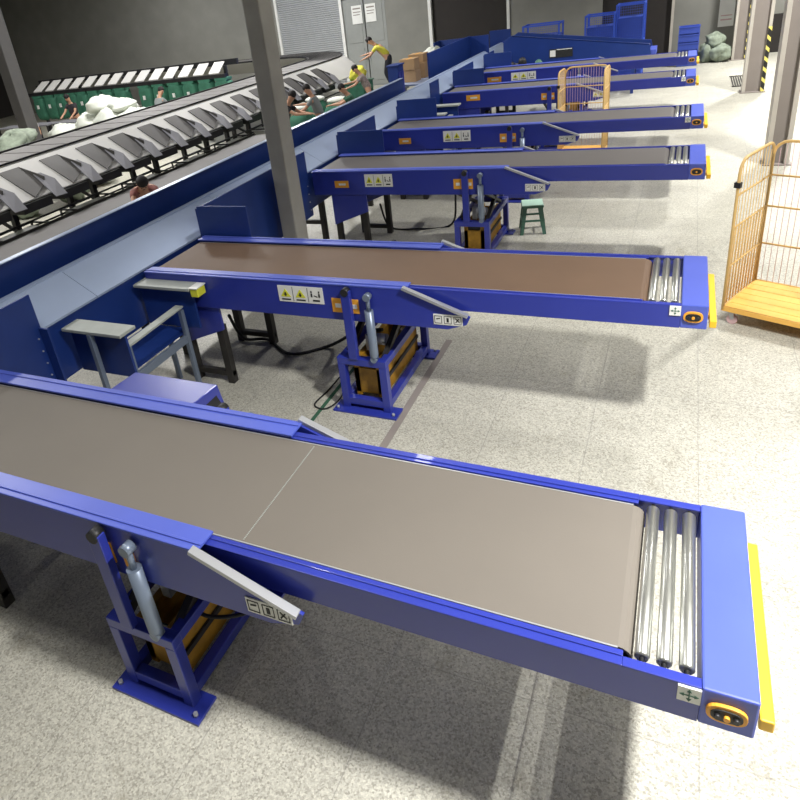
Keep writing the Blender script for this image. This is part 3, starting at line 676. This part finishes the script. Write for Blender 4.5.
# flat grey take-away belt between the sorter and the blue wall
tb = empty('takeaway_belt', (-9.15, 5, 0))
MB().box(-.75, .75, -7, 4.2, .62, .66).build('belt', M['tray'], tb)
MB().box(-.79, -.75, -7, 4.2, .55, .70).box(.75, .79, -7, 4.2, .55, .70).build('side_rail', M['dark'], tb)
for k in range(5): MB().box(-.75, -.69, -6.6+k*2.5, -6.54+k*2.5, 0, .6).box(.69, .75, -6.6+k*2.5, -6.54+k*2.5, 0, .6).build('leg', M['black'], tb)
tag(tb, 'low flat grey belt running between the sorting machine and the blue wall', 'conveyor')

# second chute row far back with green sacks
row = empty('far_chute_row', (-18, 14.5, 0))
for k in range(14):
    x = -23.4+k*.66-(-18)
    MB().add([(x, .4, 2.08), (x+.42, .4, 2.08), (x+.62, -.35, 1.78), (x+.2, -.35, 1.78), (x, .4, 2.05), (x+.42, .4, 2.05), (x+.62, -.35, 1.75), (x+.2, -.35, 1.75)],
             [(0,1,2,3),(7,6,5,4),(0,4,5,1),(1,5,6,2),(2,6,7,3),(3,7,4,0)]).build('slide', M['sortwhite'], row)
MB().box(-5.6, 4.1, .38, .5, 1.95, 2.12).box(-5.6, 4.1, -.45, -.35, 1.62, 1.74).build('beam', M['black'], row)
for k in range(5): MB().box(-5.5+k*2.3, -5.4+k*2.3, .1, .2, 0, 1.95).build('leg', M['black'], row)
tag(row, 'far row of pale chutes above the hanging green sacks', 'sorting machine')
gs = None
gx = [-23.3, -22.65, -22.05, -21.45, -20.9, -20.3, -19.6, -18.95, -17.8, -17.15, -16.45, -15.8, -15.1, -14.4]
for i, x in enumerate(gx):
    q = MB(); W_ = .295
    q.ell((0, 0, .42), (W_, .2, .44), 18, 12, noise=.05, seed=i, sq=.45).box(-W_*.85, W_*.85, -.16, .16, .82, .90)
    o = q.build('green_sack', M['greensack'])
    MB().box(-.05, .05, -.23, -.2, .42, .56).build('paper_tag', M['white'], o)
    o.location = (x+.3, 14.2, .72)
    tag(o, 'green woven sack hanging below the far row of chutes', 'sack', 'green sacks hanging in a row')
for x, y, nm in ((-8.7, 11.7, 'open green sack on a stand beside the seated workers'), (-9.6, 12.1, 'green sack standing below the chutes near the patterned shirt worker'), (-9.4, 10.7, 'dark green sack below the chutes behind the grey shirt worker')):
    q = MB().ell((0, 0, .5), (.42, .38, .52), 16, 10, noise=.04, seed=int(-x*10)).build('green_sack', M['greensack']); q.location = (x, y, .02)
    MB().ell((0, 0, .98), (.3, .28, .08), 12, 6).build('white_contents', M['sack'], q); tag(q, nm, 'sack')
# white sack heap and other heaps
def lump(name, m, c, r_, seed, label, cat, group=None, rot=0):
    Mx = Matrix.Rotation(rot, 4, 'Z') @ Matrix.Rotation(random.Random(seed).uniform(-.4, .4), 4, 'Y')
    o = MB().ell((0,0,0), r_, 24, 16, M4=Mx.to_3x3(), noise=.13, seed=seed).build(name, M[m]); o.location = c; tag(o, label, cat, group); return o
WH = [(-16.7, 9.9, .42, .58, .5, .42), (-15.5, 9.9, .42, .58, .5, .42), (-14.3, 10.0, .42, .58, .5, .42), (-16.1, 9.9, 1.05, .65, .5, .34), (-15.2, 9.9, 1.15, .7, .5, .38), (-14.3, 10.0, 1.08, .6, .5, .34), (-15.5, 9.9, 1.62, .5, .42, .24), (-17.0, 9.5, .9, .5, .4, .3), (-14.9, 10.1, 1.52, .52, .42, .2)]
for i, (x, y, z, a, b, c) in enumerate(WH):
    lump('white_sack', 'sack', (x, y, z), (a, b, c), i+3, 'bulging white woven sack in the heap behind the sorting machine', 'sack', 'white sacks in a heap', i*.7)
CL = [(-13.3, 4.6, .7, .5, .45, .7, 'paleheap', 'pale green net sack heaped behind the sorter at the left edge'), (-13.1, 5.7, .65, .42, .42, .65, 'paleheap', 'pale green net sack beside the pink one behind the sorter'),
      (-13.3, 4.9, 1.6, .5, .42, .22, 'paleheap', 'pale green net sack lying on top of two others behind the sorter'), (-13.7, 7.3, .6, .6, .55, .6, 'sack', 'low white sack between the pink sack and the large heap'), (-13.6, 6.5, .6, .5, .4, .6, 'pink', 'pinkish sack lying behind the sorter left of the white heap')]
for i, (x, y, z, a, b, c, m, lb) in enumerate(CL): lump('stuffed_sack', m, (x, y, z), (a, b, c), i+30, lb, 'sack', None, i)
for i, (x, y) in enumerate(((-20.0, 11.4), (-18.9, 11.6), (-21.2, 11.2))):
    root = empty('black_rack', (x, y, 0)); q = MB()
    for a in (-.5, .5):
        for b in (-.25, .25): q.bar((a, b, 0), (a, b, .95), .05)
    root_t = MB().box(-.55, .55, -.3, .3, .93, .97).box(-.55, .55, -.3, .3, .4, .43).build('shelf', M['flap'], root); q.build('frame', M['black'], root)
    tag(root, 'black wire rack with pale shelves in front of the green sacks', 'rack', 'racks before the green sacks')

# ------------------------------------------------------------------ things beyond the wall's end
o = MB().box(-8.0, -6.9, 13.6, 17.0, .93, .98).build('packing_table', M['slide'], None, .005)
for x in (-7.95, -7.0):
    for y in (13.7, 16.9): MB().box(x, x+.06, y-.03, y+.03, 0, .93).build('leg', M['dark'], o)
tag(o, 'pale packing table carrying brown cartons beyond the blue wall', 'table')
def carton(x0, x1, y0, y1, z0, z1, label):
    o = MB().box(x0, x1, y0, y1, z0, z1).build('cardboard_box', M['card'], None, .006)
    xm = (x0+x1)/2; MB().box(xm-.03, xm+.03, y0-.002, y1+.002, z1, z1+.002).build('tape', M['orange'], o)
    tag(o, label, 'box', 'brown cartons on the packing table')
carton(-7.7, -7.25, 14.05, 14.5, .981, 1.31, 'brown cardboard box at the bottom of the front stack')
carton(-7.72, -7.26, 14.03, 14.48, 1.315, 1.62, 'brown cardboard box on top of the front stack')
carton(-7.7, -7.2, 14.75, 15.35, .981, 1.42, 'lower brown cardboard box standing behind the front stack')
carton(-7.72, -7.25, 14.8, 15.3, 1.425, 1.66, 'brown cardboard box on top behind the front stack')
lump('white_bundle', 'sack', (-7.4, 16.2, 1.33), (.42, .6, .34), 77, 'white wrapped bundle on the packing table behind the brown cartons', 'bundle')
o = MB().box(-7.7, -7.4, 13.05, 13.5, 0, 1.56).box(-7.73, -7.37, 13.02, 13.53, 1.56, 1.6).build('blue_cabinet', M['navy'], None, .01)
MB().box(-7.4, -7.385, 13.08, 13.26, .2, 1.4).box(-7.4, -7.385, 13.29, 13.47, .2, 1.4).build('door', M['blue'], o); tag(o, 'blue metal cabinet behind the yellow shirt worker', 'cabinet')
# blue dividers near the far side of the line
o = MB().box(-7.6, -5.98, 17.6, 17.64, .2, 1.75).box(-7.64, -7.6, 17.0, 17.64, 0, 1.75).box(-6.2, -5.5, 18.6, 18.64, .2, 1.8).build('blue_partition', M['navy'], None, .005)
tag(o, 'dark blue partition panels in front of the dark doorway', 'partition')
# inclined blue conveyor
ic = empty('inclined_conveyor', (-3, 16, 0))
pr = [(-2.04, 1.69), (-1.81, 1.83), (1.82, 1.26), (1.88, .98), (1.5, .82), (-2.04, 1.1)]
MB().prism(pr, -.5, -.46).prism(pr, .46, .5).add([(-1.81, -.5, 1.83), (1.82, -.5, 1.26), (1.82, -.38, 1.26), (-1.81, -.38, 1.83), (-1.81, -.5, 1.80), (1.82, -.5, 1.23), (1.82, -.38, 1.23), (-1.81, -.38, 1.80)], [(0,1,2,3),(7,6,5,4),(0,4,5,1),(1,5,6,2),(2,6,7,3),(3,7,4,0)]).build('side_frame', M['navy'], ic, .006)
MB().add([(-1.9, -.38, 1.74), (1.8, -.38, 1.18), (1.8, .38, 1.18), (-1.9, .38, 1.74), (-1.9, -.38, 1.70), (1.8, -.38, 1.14), (1.8, .38, 1.14), (-1.9, .38, 1.70)], [(0,1,2,3),(7,6,5,4),(0,4,5,1),(1,5,6,2),(2,6,7,3),(3,7,4,0)]).build('belt', M['beltgrey'], ic)
MB().box(1.82, 1.98, -.45, .45, .95, 1.1).build('end_roller_box', M['bluesheen'], ic)
sg = MB().box(-.75, -.12, -.515, -.5, 1.13, 1.36).build('data_plate', M['ink'], ic); MB().box(-.73, -.58, -.52, -.515, 1.16, 1.33).box(-.55, -.14, -.518, -.515, 1.33, 1.35).build('print', M['white'], sg)
for x in (-1.7, 0, 1.4):
    for y in (-.45, .4): MB().box(x, x+.08, y, y+.06, 0, 1.0).build('leg', M['navy'], ic)
for i, x in enumerate((-1.75, -1.45, -1.0)):
    MB().ell((x, -.75, 1.0+.1*i % .2), (.12, .1, .16), 12, 8).tube([(x, -.75, .9), (x, -.6, .6)], .05, 8).build('drive_motor', M['stool'] if i == 2 else M['black'], ic)
tag(ic, 'dark blue inclined conveyor sloping down to the right behind the sixth conveyor', 'conveyor')
# blue wire containers
def container(x0, x1, z1, y=18.5, label=''):
    root = empty('wire_container', ((x0+x1)/2, y, 0)); w_ = (x1-x0)/2; q = MB()
    for sx in (-w_, w_):
        for sy in (-.4, .4): q.bar((sx, sy, 0), (sx, sy, z1), .05)
    for z in (.12, z1*.5, z1-.03):
        for sy in (-.4, .4): q.bar((-w_, sy, z), (w_, sy, z), .045)
        for sx in (-w_, w_): q.bar((sx, -.4, z), (sx, .4, z), .045)
    fr_ = q.build('frame', M['meshblue'], root); wv = MB()
    n = int(w_*2/.06)
    for k in range(1, n): wv.box(-w_+k*w_*2/n-.004, -w_+k*w_*2/n+.004, -.404, -.396, .12, z1-.03)
    for k in range(1, 28): wv.box(-w_, w_, -.404, -.396, .12+k*(z1-.15)/28-.004, .12+k*(z1-.15)/28+.004)
    wv.build('wire_mesh', M['meshblue'], fr_)
    MB().box(-w_+.03, w_-.03, -.35, .35, .12, z1*.82).build('contents', M['basket'], root)
    tag(root, label, 'wire container', 'blue wire containers behind the inclined conveyor')
container(-5.0, -3.9, 1.86, label='low blue wire container behind the left end of the inclined conveyor')
container(-3.12, -2.3, 1.95, label='blue wire container in the middle behind the inclined conveyor')
container(-2.25, -1.5, 2.15, 18.6, 'tall blue wire container nearest the dark doorway at right')
# stacked blue baskets
for k in range(5):
    o = MB(); z = k*.24; a = .29
    o.box(-a, a, -.22, .22, z+.01, z+.03).box(-a, a, -.22, -.2, z+.03, z+.22).box(-a, a, .2, .22, z+.03, z+.22).box(-a, -a+.02, -.2, .2, z+.03, z+.22).box(a-.02, a, -.2, .2, z+.03, z+.22)
    o.box(-a-.012, a+.012, -.235, -.22, z+.195, z+.225).box(-a-.012, a+.012, .22, .235, z+.195, z+.225)
    for j in range(7): o.box(-a+.05+j*.08, -a+.065+j*.08, -.23, -.22, z+.03, z+.195)
    o = o.build('plastic_basket', M['basket']); o.location = (-.26, 20.1, 0)
    tag(o, ('blue plastic basket at the bottom of the stack by the end wall', 'blue plastic basket second from the bottom of the stack', 'blue plastic basket in the middle of the stack', 'blue plastic basket second from the top of the stack', 'blue plastic basket on top of the stack by the end wall')[k], 'basket', 'stacked blue baskets')
for i, (x, y, z, a, b, c) in enumerate(((.35, 20.5, .3, .32, .3, .3), (.66, 20.35, .27, .3, .3, .27), (.5, 20.5, .66, .3, .28, .2))):
    lump('grey_bag', 'paleheap', (x, y, z), (a, b, c), i+55, ('crumpled grey-green bag on the floor beside the basket stack', 'crumpled grey-green bag on the floor nearest the striped column', 'crumpled grey-green bag lying on the two others by the end wall')[i], 'bag', 'bags beside the baskets', i)

# ------------------------------------------------------------------ people
def skinmesh(name, chains, m, parent=None, sub=1):
    bm = bmesh.new(); lay = bm.verts.layers.skin.verify()
    for ch in chains:
        prev = None
        for i, (p, r_) in enumerate(ch['pts']):
            if isinstance(p, int) or (isinstance(p, tuple) and p[0] == 'ref'): prev = ref[p[1]]; continue
            v = bm.verts.new(p); v[lay].radius = (r_, r_*ch.get('flat', 1)); v[lay].use_root = False
            if prev is not None: bm.edges.new((prev, v))
            elif ch.get('from') is not None: bm.verts.ensure_lookup_table(); bm.edges.new((bm.verts[ch['from']], v))
            else: v[lay].use_root = True
            prev = v
            bm.verts.index_update()
    me = bpy.data.meshes.new(name); bm.to_mesh(me); bm.free(); me.materials.append(M[m])
    o = bpy.data.objects.new(name, me); COL.objects.link(o)
    if parent: o.parent = parent
    sk_ = o.modifiers.new('skin', 'SKIN'); sk_.use_smooth_shade = True
    ss = o.modifiers.new('sub', 'SUBSURF'); ss.levels = sub; ss.render_levels = sub
    return o
def person(loc, rz, lean, shirt, label, knee=0.0, arms=(.9, .9), head=.3, hat=None, trousers='trousers'):
    """figure facing -Y locally; lean = forward lean of torso (rad); arms = forward raise (rad); knee = crouch amount"""
    hz = .92-knee*.45; pel = Vector((0, knee*.15, hz))
    fwd = Vector((0, -math.sin(lean), math.cos(lean)))
    waist = pel+fwd*.16; chest = pel+fwd*.36; neckb = pel+fwd*.52
    hd = Vector((0, -math.sin(lean*.8+head), math.cos(lean*.8+head))); neck = neckb+hd*.06; h0 = neckb+hd*.13; h1 = neckb+hd*.23; h2 = neckb+hd*.29
    face = Vector((0, -hd.z, hd.y))
    pts = [(pel, .125), (waist, .115), (chest, .135), (neckb-fwd*.03, .08), (neck, .05), (h0, .075), (h1, .088), (h2, .06)]
    chains = [dict(pts=[(tuple(p), r_) for p, r_ in pts])]
    legs = []; armsp = []; n = len(pts); idx = n
    for s in (-1, 1):
        hip = pel+Vector((s*.09, 0, -.05)); kn = Vector((s*.12, pel.y-.10-knee*.38, hz*.52+knee*.05)); an = Vector((s*.13, pel.y+.03, .08)); toe = Vector((s*.145, pel.y-.15, .035))
        L = [(hip, .085), (kn, .06), ((kn+an)/2+Vector((0, .02, 0)), .055), (an, .038), (toe, .032)]; legs.append(L)
        chains.append({'pts': [(tuple(p), r_) for p, r_ in L], 'from': 0}); idx += len(L)
    for s, ar in zip((-1, 1), arms):
        sh = neckb-fwd*.06+Vector((s*.17, 0, 0)); a = ar
        dn = Vector((s*.12, -math.sin(a), -math.cos(a))).normalized(); el = sh+dn*.28; fd = Vector((-s*.1, -math.sin(a+.5), -math.cos(a+.5))).normalized(); wr = el+fd*.25; pm = wr+fd*.06
        A = [(sh, .055), (el, .04), (wr, .027), (pm, .033)]; armsp.append((A, fd, s))
        chains.append({'pts': [(tuple(p), r_) for p, r_ in A], 'from': 2}); pi = idx+3; idx += len(A)
        side = fd.cross(Vector((0, 0, 1))).normalized(); dnn = side.cross(fd).normalized()*-1
        if dnn.z > 0: dnn = -dnn
        for k, ln in enumerate((.07, .08, .075, .06)):
            b0 = pm+side*(-.027+k*.018)+fd*.02; m0 = b0+fd*ln*.55; m1 = m0+(fd*.6+dnn*.7)*ln*.5
            chains.append({'pts': [(tuple(b0), .009), (tuple(m0), .0085), (tuple(m1), .007)], 'from': pi}); idx += 3
        b0 = pm-side*.035-fd*.02; m0 = b0+(fd*.6-side*.7)*.035; m1 = m0+fd*.03
        chains.append({'pts': [(tuple(b0), .011), (tuple(m0), .010), (tuple(m1), .008)], 'from': pi}); idx += 3
    no = h1+face*.095; chains.append({'pts': [(tuple(h1+face*.075-hd*.01), .02), (tuple(no-hd*.02), .014)], 'from': 6}); idx += 2
    for s in (-1, 1): chains.append({'pts': [(tuple(h1+Vector((s*.083, 0, 0))), .02), (tuple(h1+Vector((s*.098, 0, 0))+hd*.012), .016)], 'from': 6}); idx += 2
    body = skinmesh('person', chains, 'skin'); body.location = loc; body.rotation_euler = (0, 0, rz)
    hr = MB().ell(tuple(h1+hd*.035-face*.015), (.098, .10, .095), 14, 10); hr.build('hair' if not hat else 'cap', M[hat or 'hair'], body)
    ey = MB()
    for s in (-1, 1): ey.ell(tuple(h1+face*.085+Vector((s*.032, 0, 0))+hd*.005), (.009, .009, .007), 8, 6)
    ey.ell(tuple(h0+face*.078), (.022, .008, .006), 8, 5); ey.build('face_features', M['hair'], body)
    sp_ = [(pel+fwd*.02, .138), (waist, .132), (chest, .152), (neckb-fwd*.04, .092)]
    sc_ = [dict(pts=[(tuple(p), r_) for p, r_ in sp_])]
    for A, fd, s in armsp: sc_.append({'pts': [(tuple(A[0][0]), .068), (tuple(A[0][0]*.35+A[1][0]*.65), .056)], 'from': 2})
    skinmesh('shirt', sc_, shirt, body)
    tc_ = [dict(pts=[(tuple(pel+fwd*.06), .128), (tuple(pel-Vector((0, 0, .02))), .138)])]
    for L in legs: tc_.append({'pts': [(tuple(L[0][0]), .098), (tuple(L[1][0]), .074), (tuple(L[2][0]), .066), (tuple(L[3][0]+Vector((0, 0, .04))), .05)], 'from': 1})
    skinmesh('trousers', tc_, trousers, body)
    so = MB()
    for L in legs: so.ell(tuple((L[3][0]+L[4][0])/2+Vector((0, -.01, -.02))), (.05, .14, .045), 12, 8)
    so.build('shoes', M['black'], body)
    tag(body, label, 'person'); return body
person((-9.1, 16.7, .5), math.radians(-80), .75, 's_yellow', 'person in a yellow shirt and dark trousers bending forward beyond the blue wall', arms=(.9, .7)).scale = (1.25, 1.12, 1.08)
person((-8.15, 9.6, 0), math.radians(-80), .3, 's_grey', 'person in a grey shirt leaning to sort parcels, nearest the large pillar', arms=(1.1, .8))
person((-7.95, 11.2, 0), math.radians(-60), .45, 's_green', 'person in a dark green shirt stooping beside the open green sack', knee=.45, arms=(1.0, 1.1))
person((-8.7, 13.9, 0), math.radians(-70), .45, 's_pattern', 'person in a patterned shirt bending beside the yellow shirt worker', arms=(1.0, .8), knee=.1)
person((-8.1, 2.95, 0), math.radians(45), .95, 's_red', 'person with black hair and dull red shirt stooping by the nearest chutes', knee=0, arms=(1.1, 1.0))
person((-15.2, 11.9, 0), math.radians(170), .35, 's_grey', 'person in a grey shirt seen from behind right of the white sack heap', arms=(.8, .8))
person((-8.75, 8.75, 0), math.radians(100), .4, 's_black', 'person in a black shirt half hidden by the large pillar', arms=(1.0, .9))
person((-18.9, 10.2, 0), math.radians(-20), .2, 's_white', 'person in a pale shirt beside the slim pillar at far left', arms=(.7, .6))
person((-19.6, 12.6, 0), math.radians(10), .2, 's_black', 'person in a black shirt near the green sacks at far left', arms=(.7, .6))
o = MB().box(-9.6, -8.65, 16.2, 17.2, .40, .5).box(-9.55, -9.45, 16.3, 17.1, 0, .4).box(-8.8, -8.7, 16.3, 17.1, 0, .4).build('work_step', M['flap'], None, .005); tag(o, 'grey work step under the feet of the yellow shirt worker', 'step')
# yellow net bag near them
lump('yellow_bag', 's_yellow', (-9.45, 14.9, 1.25), (.26, .3, .22), 91, 'yellow net bag resting on the bins left of the patterned shirt worker', 'bag')
o = MB().box(-9.8, -9.15, 14.5, 15.3, 0, 1.02).build('green_bin', M['greensack'], None, .02); MB().box(-9.83, -9.12, 14.47, 15.33, 1.0, 1.04).build('rim', M['stool'], o); tag(o, 'green bin standing under the yellow net bag', 'bin')

# ------------------------------------------------------------------ lamps and light
def lamp(x, y, power, sx=.5, sy=1.6, z=6.6, spread=125):
    root = empty('ceiling_lamp', (x, y, z)); MB().box(-sx/2, sx/2, -sy/2, sy/2, .01, .09).build('housing', M['lamp'], root)
    MB().tube([(0, 0, .09), (0, 0, .4)], .01, 6).build('rod', M['lamp'], root)
    L = bpy.data.lights.new('lamp_light', 'AREA'); L.shape = 'RECTANGLE'; L.size = sx; L.size_y = sy; L.energy = power; L.spread = math.radians(spread); L.color = (1.0, .985, .96)
    lo = bpy.data.objects.new('lamp_light', L); COL.objects.link(lo); lo.parent = root; lo.location = (0, 0, 0)
    tag(root, 'long ceiling lamp hanging above the hall floor', 'ceiling lamp', 'ceiling lamps'); return root
for y, pw in ((-3.3, 740), (5.6, 430), (11.8, 520), (18, 560)): lamp(2.3, y, pw, .35, .6)
for y, pw in ((-3.5, 50), (4, 60), (12.5, 150)): lamp(-3.9, y, pw, .3, 1.2)
for y, pw in ((1, 560), (8.5, 560), (16, 700)): lamp(-12.5, y, pw, spread=175)
for x, y in ((-20, 9), (-20, 17)): lamp(x, y, 300, spread=175)
W = bpy.data.worlds.new('world'); S.world = W; W.use_nodes = True
W.node_tree.nodes['Background'].inputs[0].default_value = (.75, .8, .9, 1); W.node_tree.nodes['Background'].inputs[1].default_value = .3
vs_ = S.view_settings; vs_.view_transform = 'Standard'; vs_.look = 'None'; vs_.gamma = 1; vs_.exposure = 0.0; vs_.use_curve_mapping = False
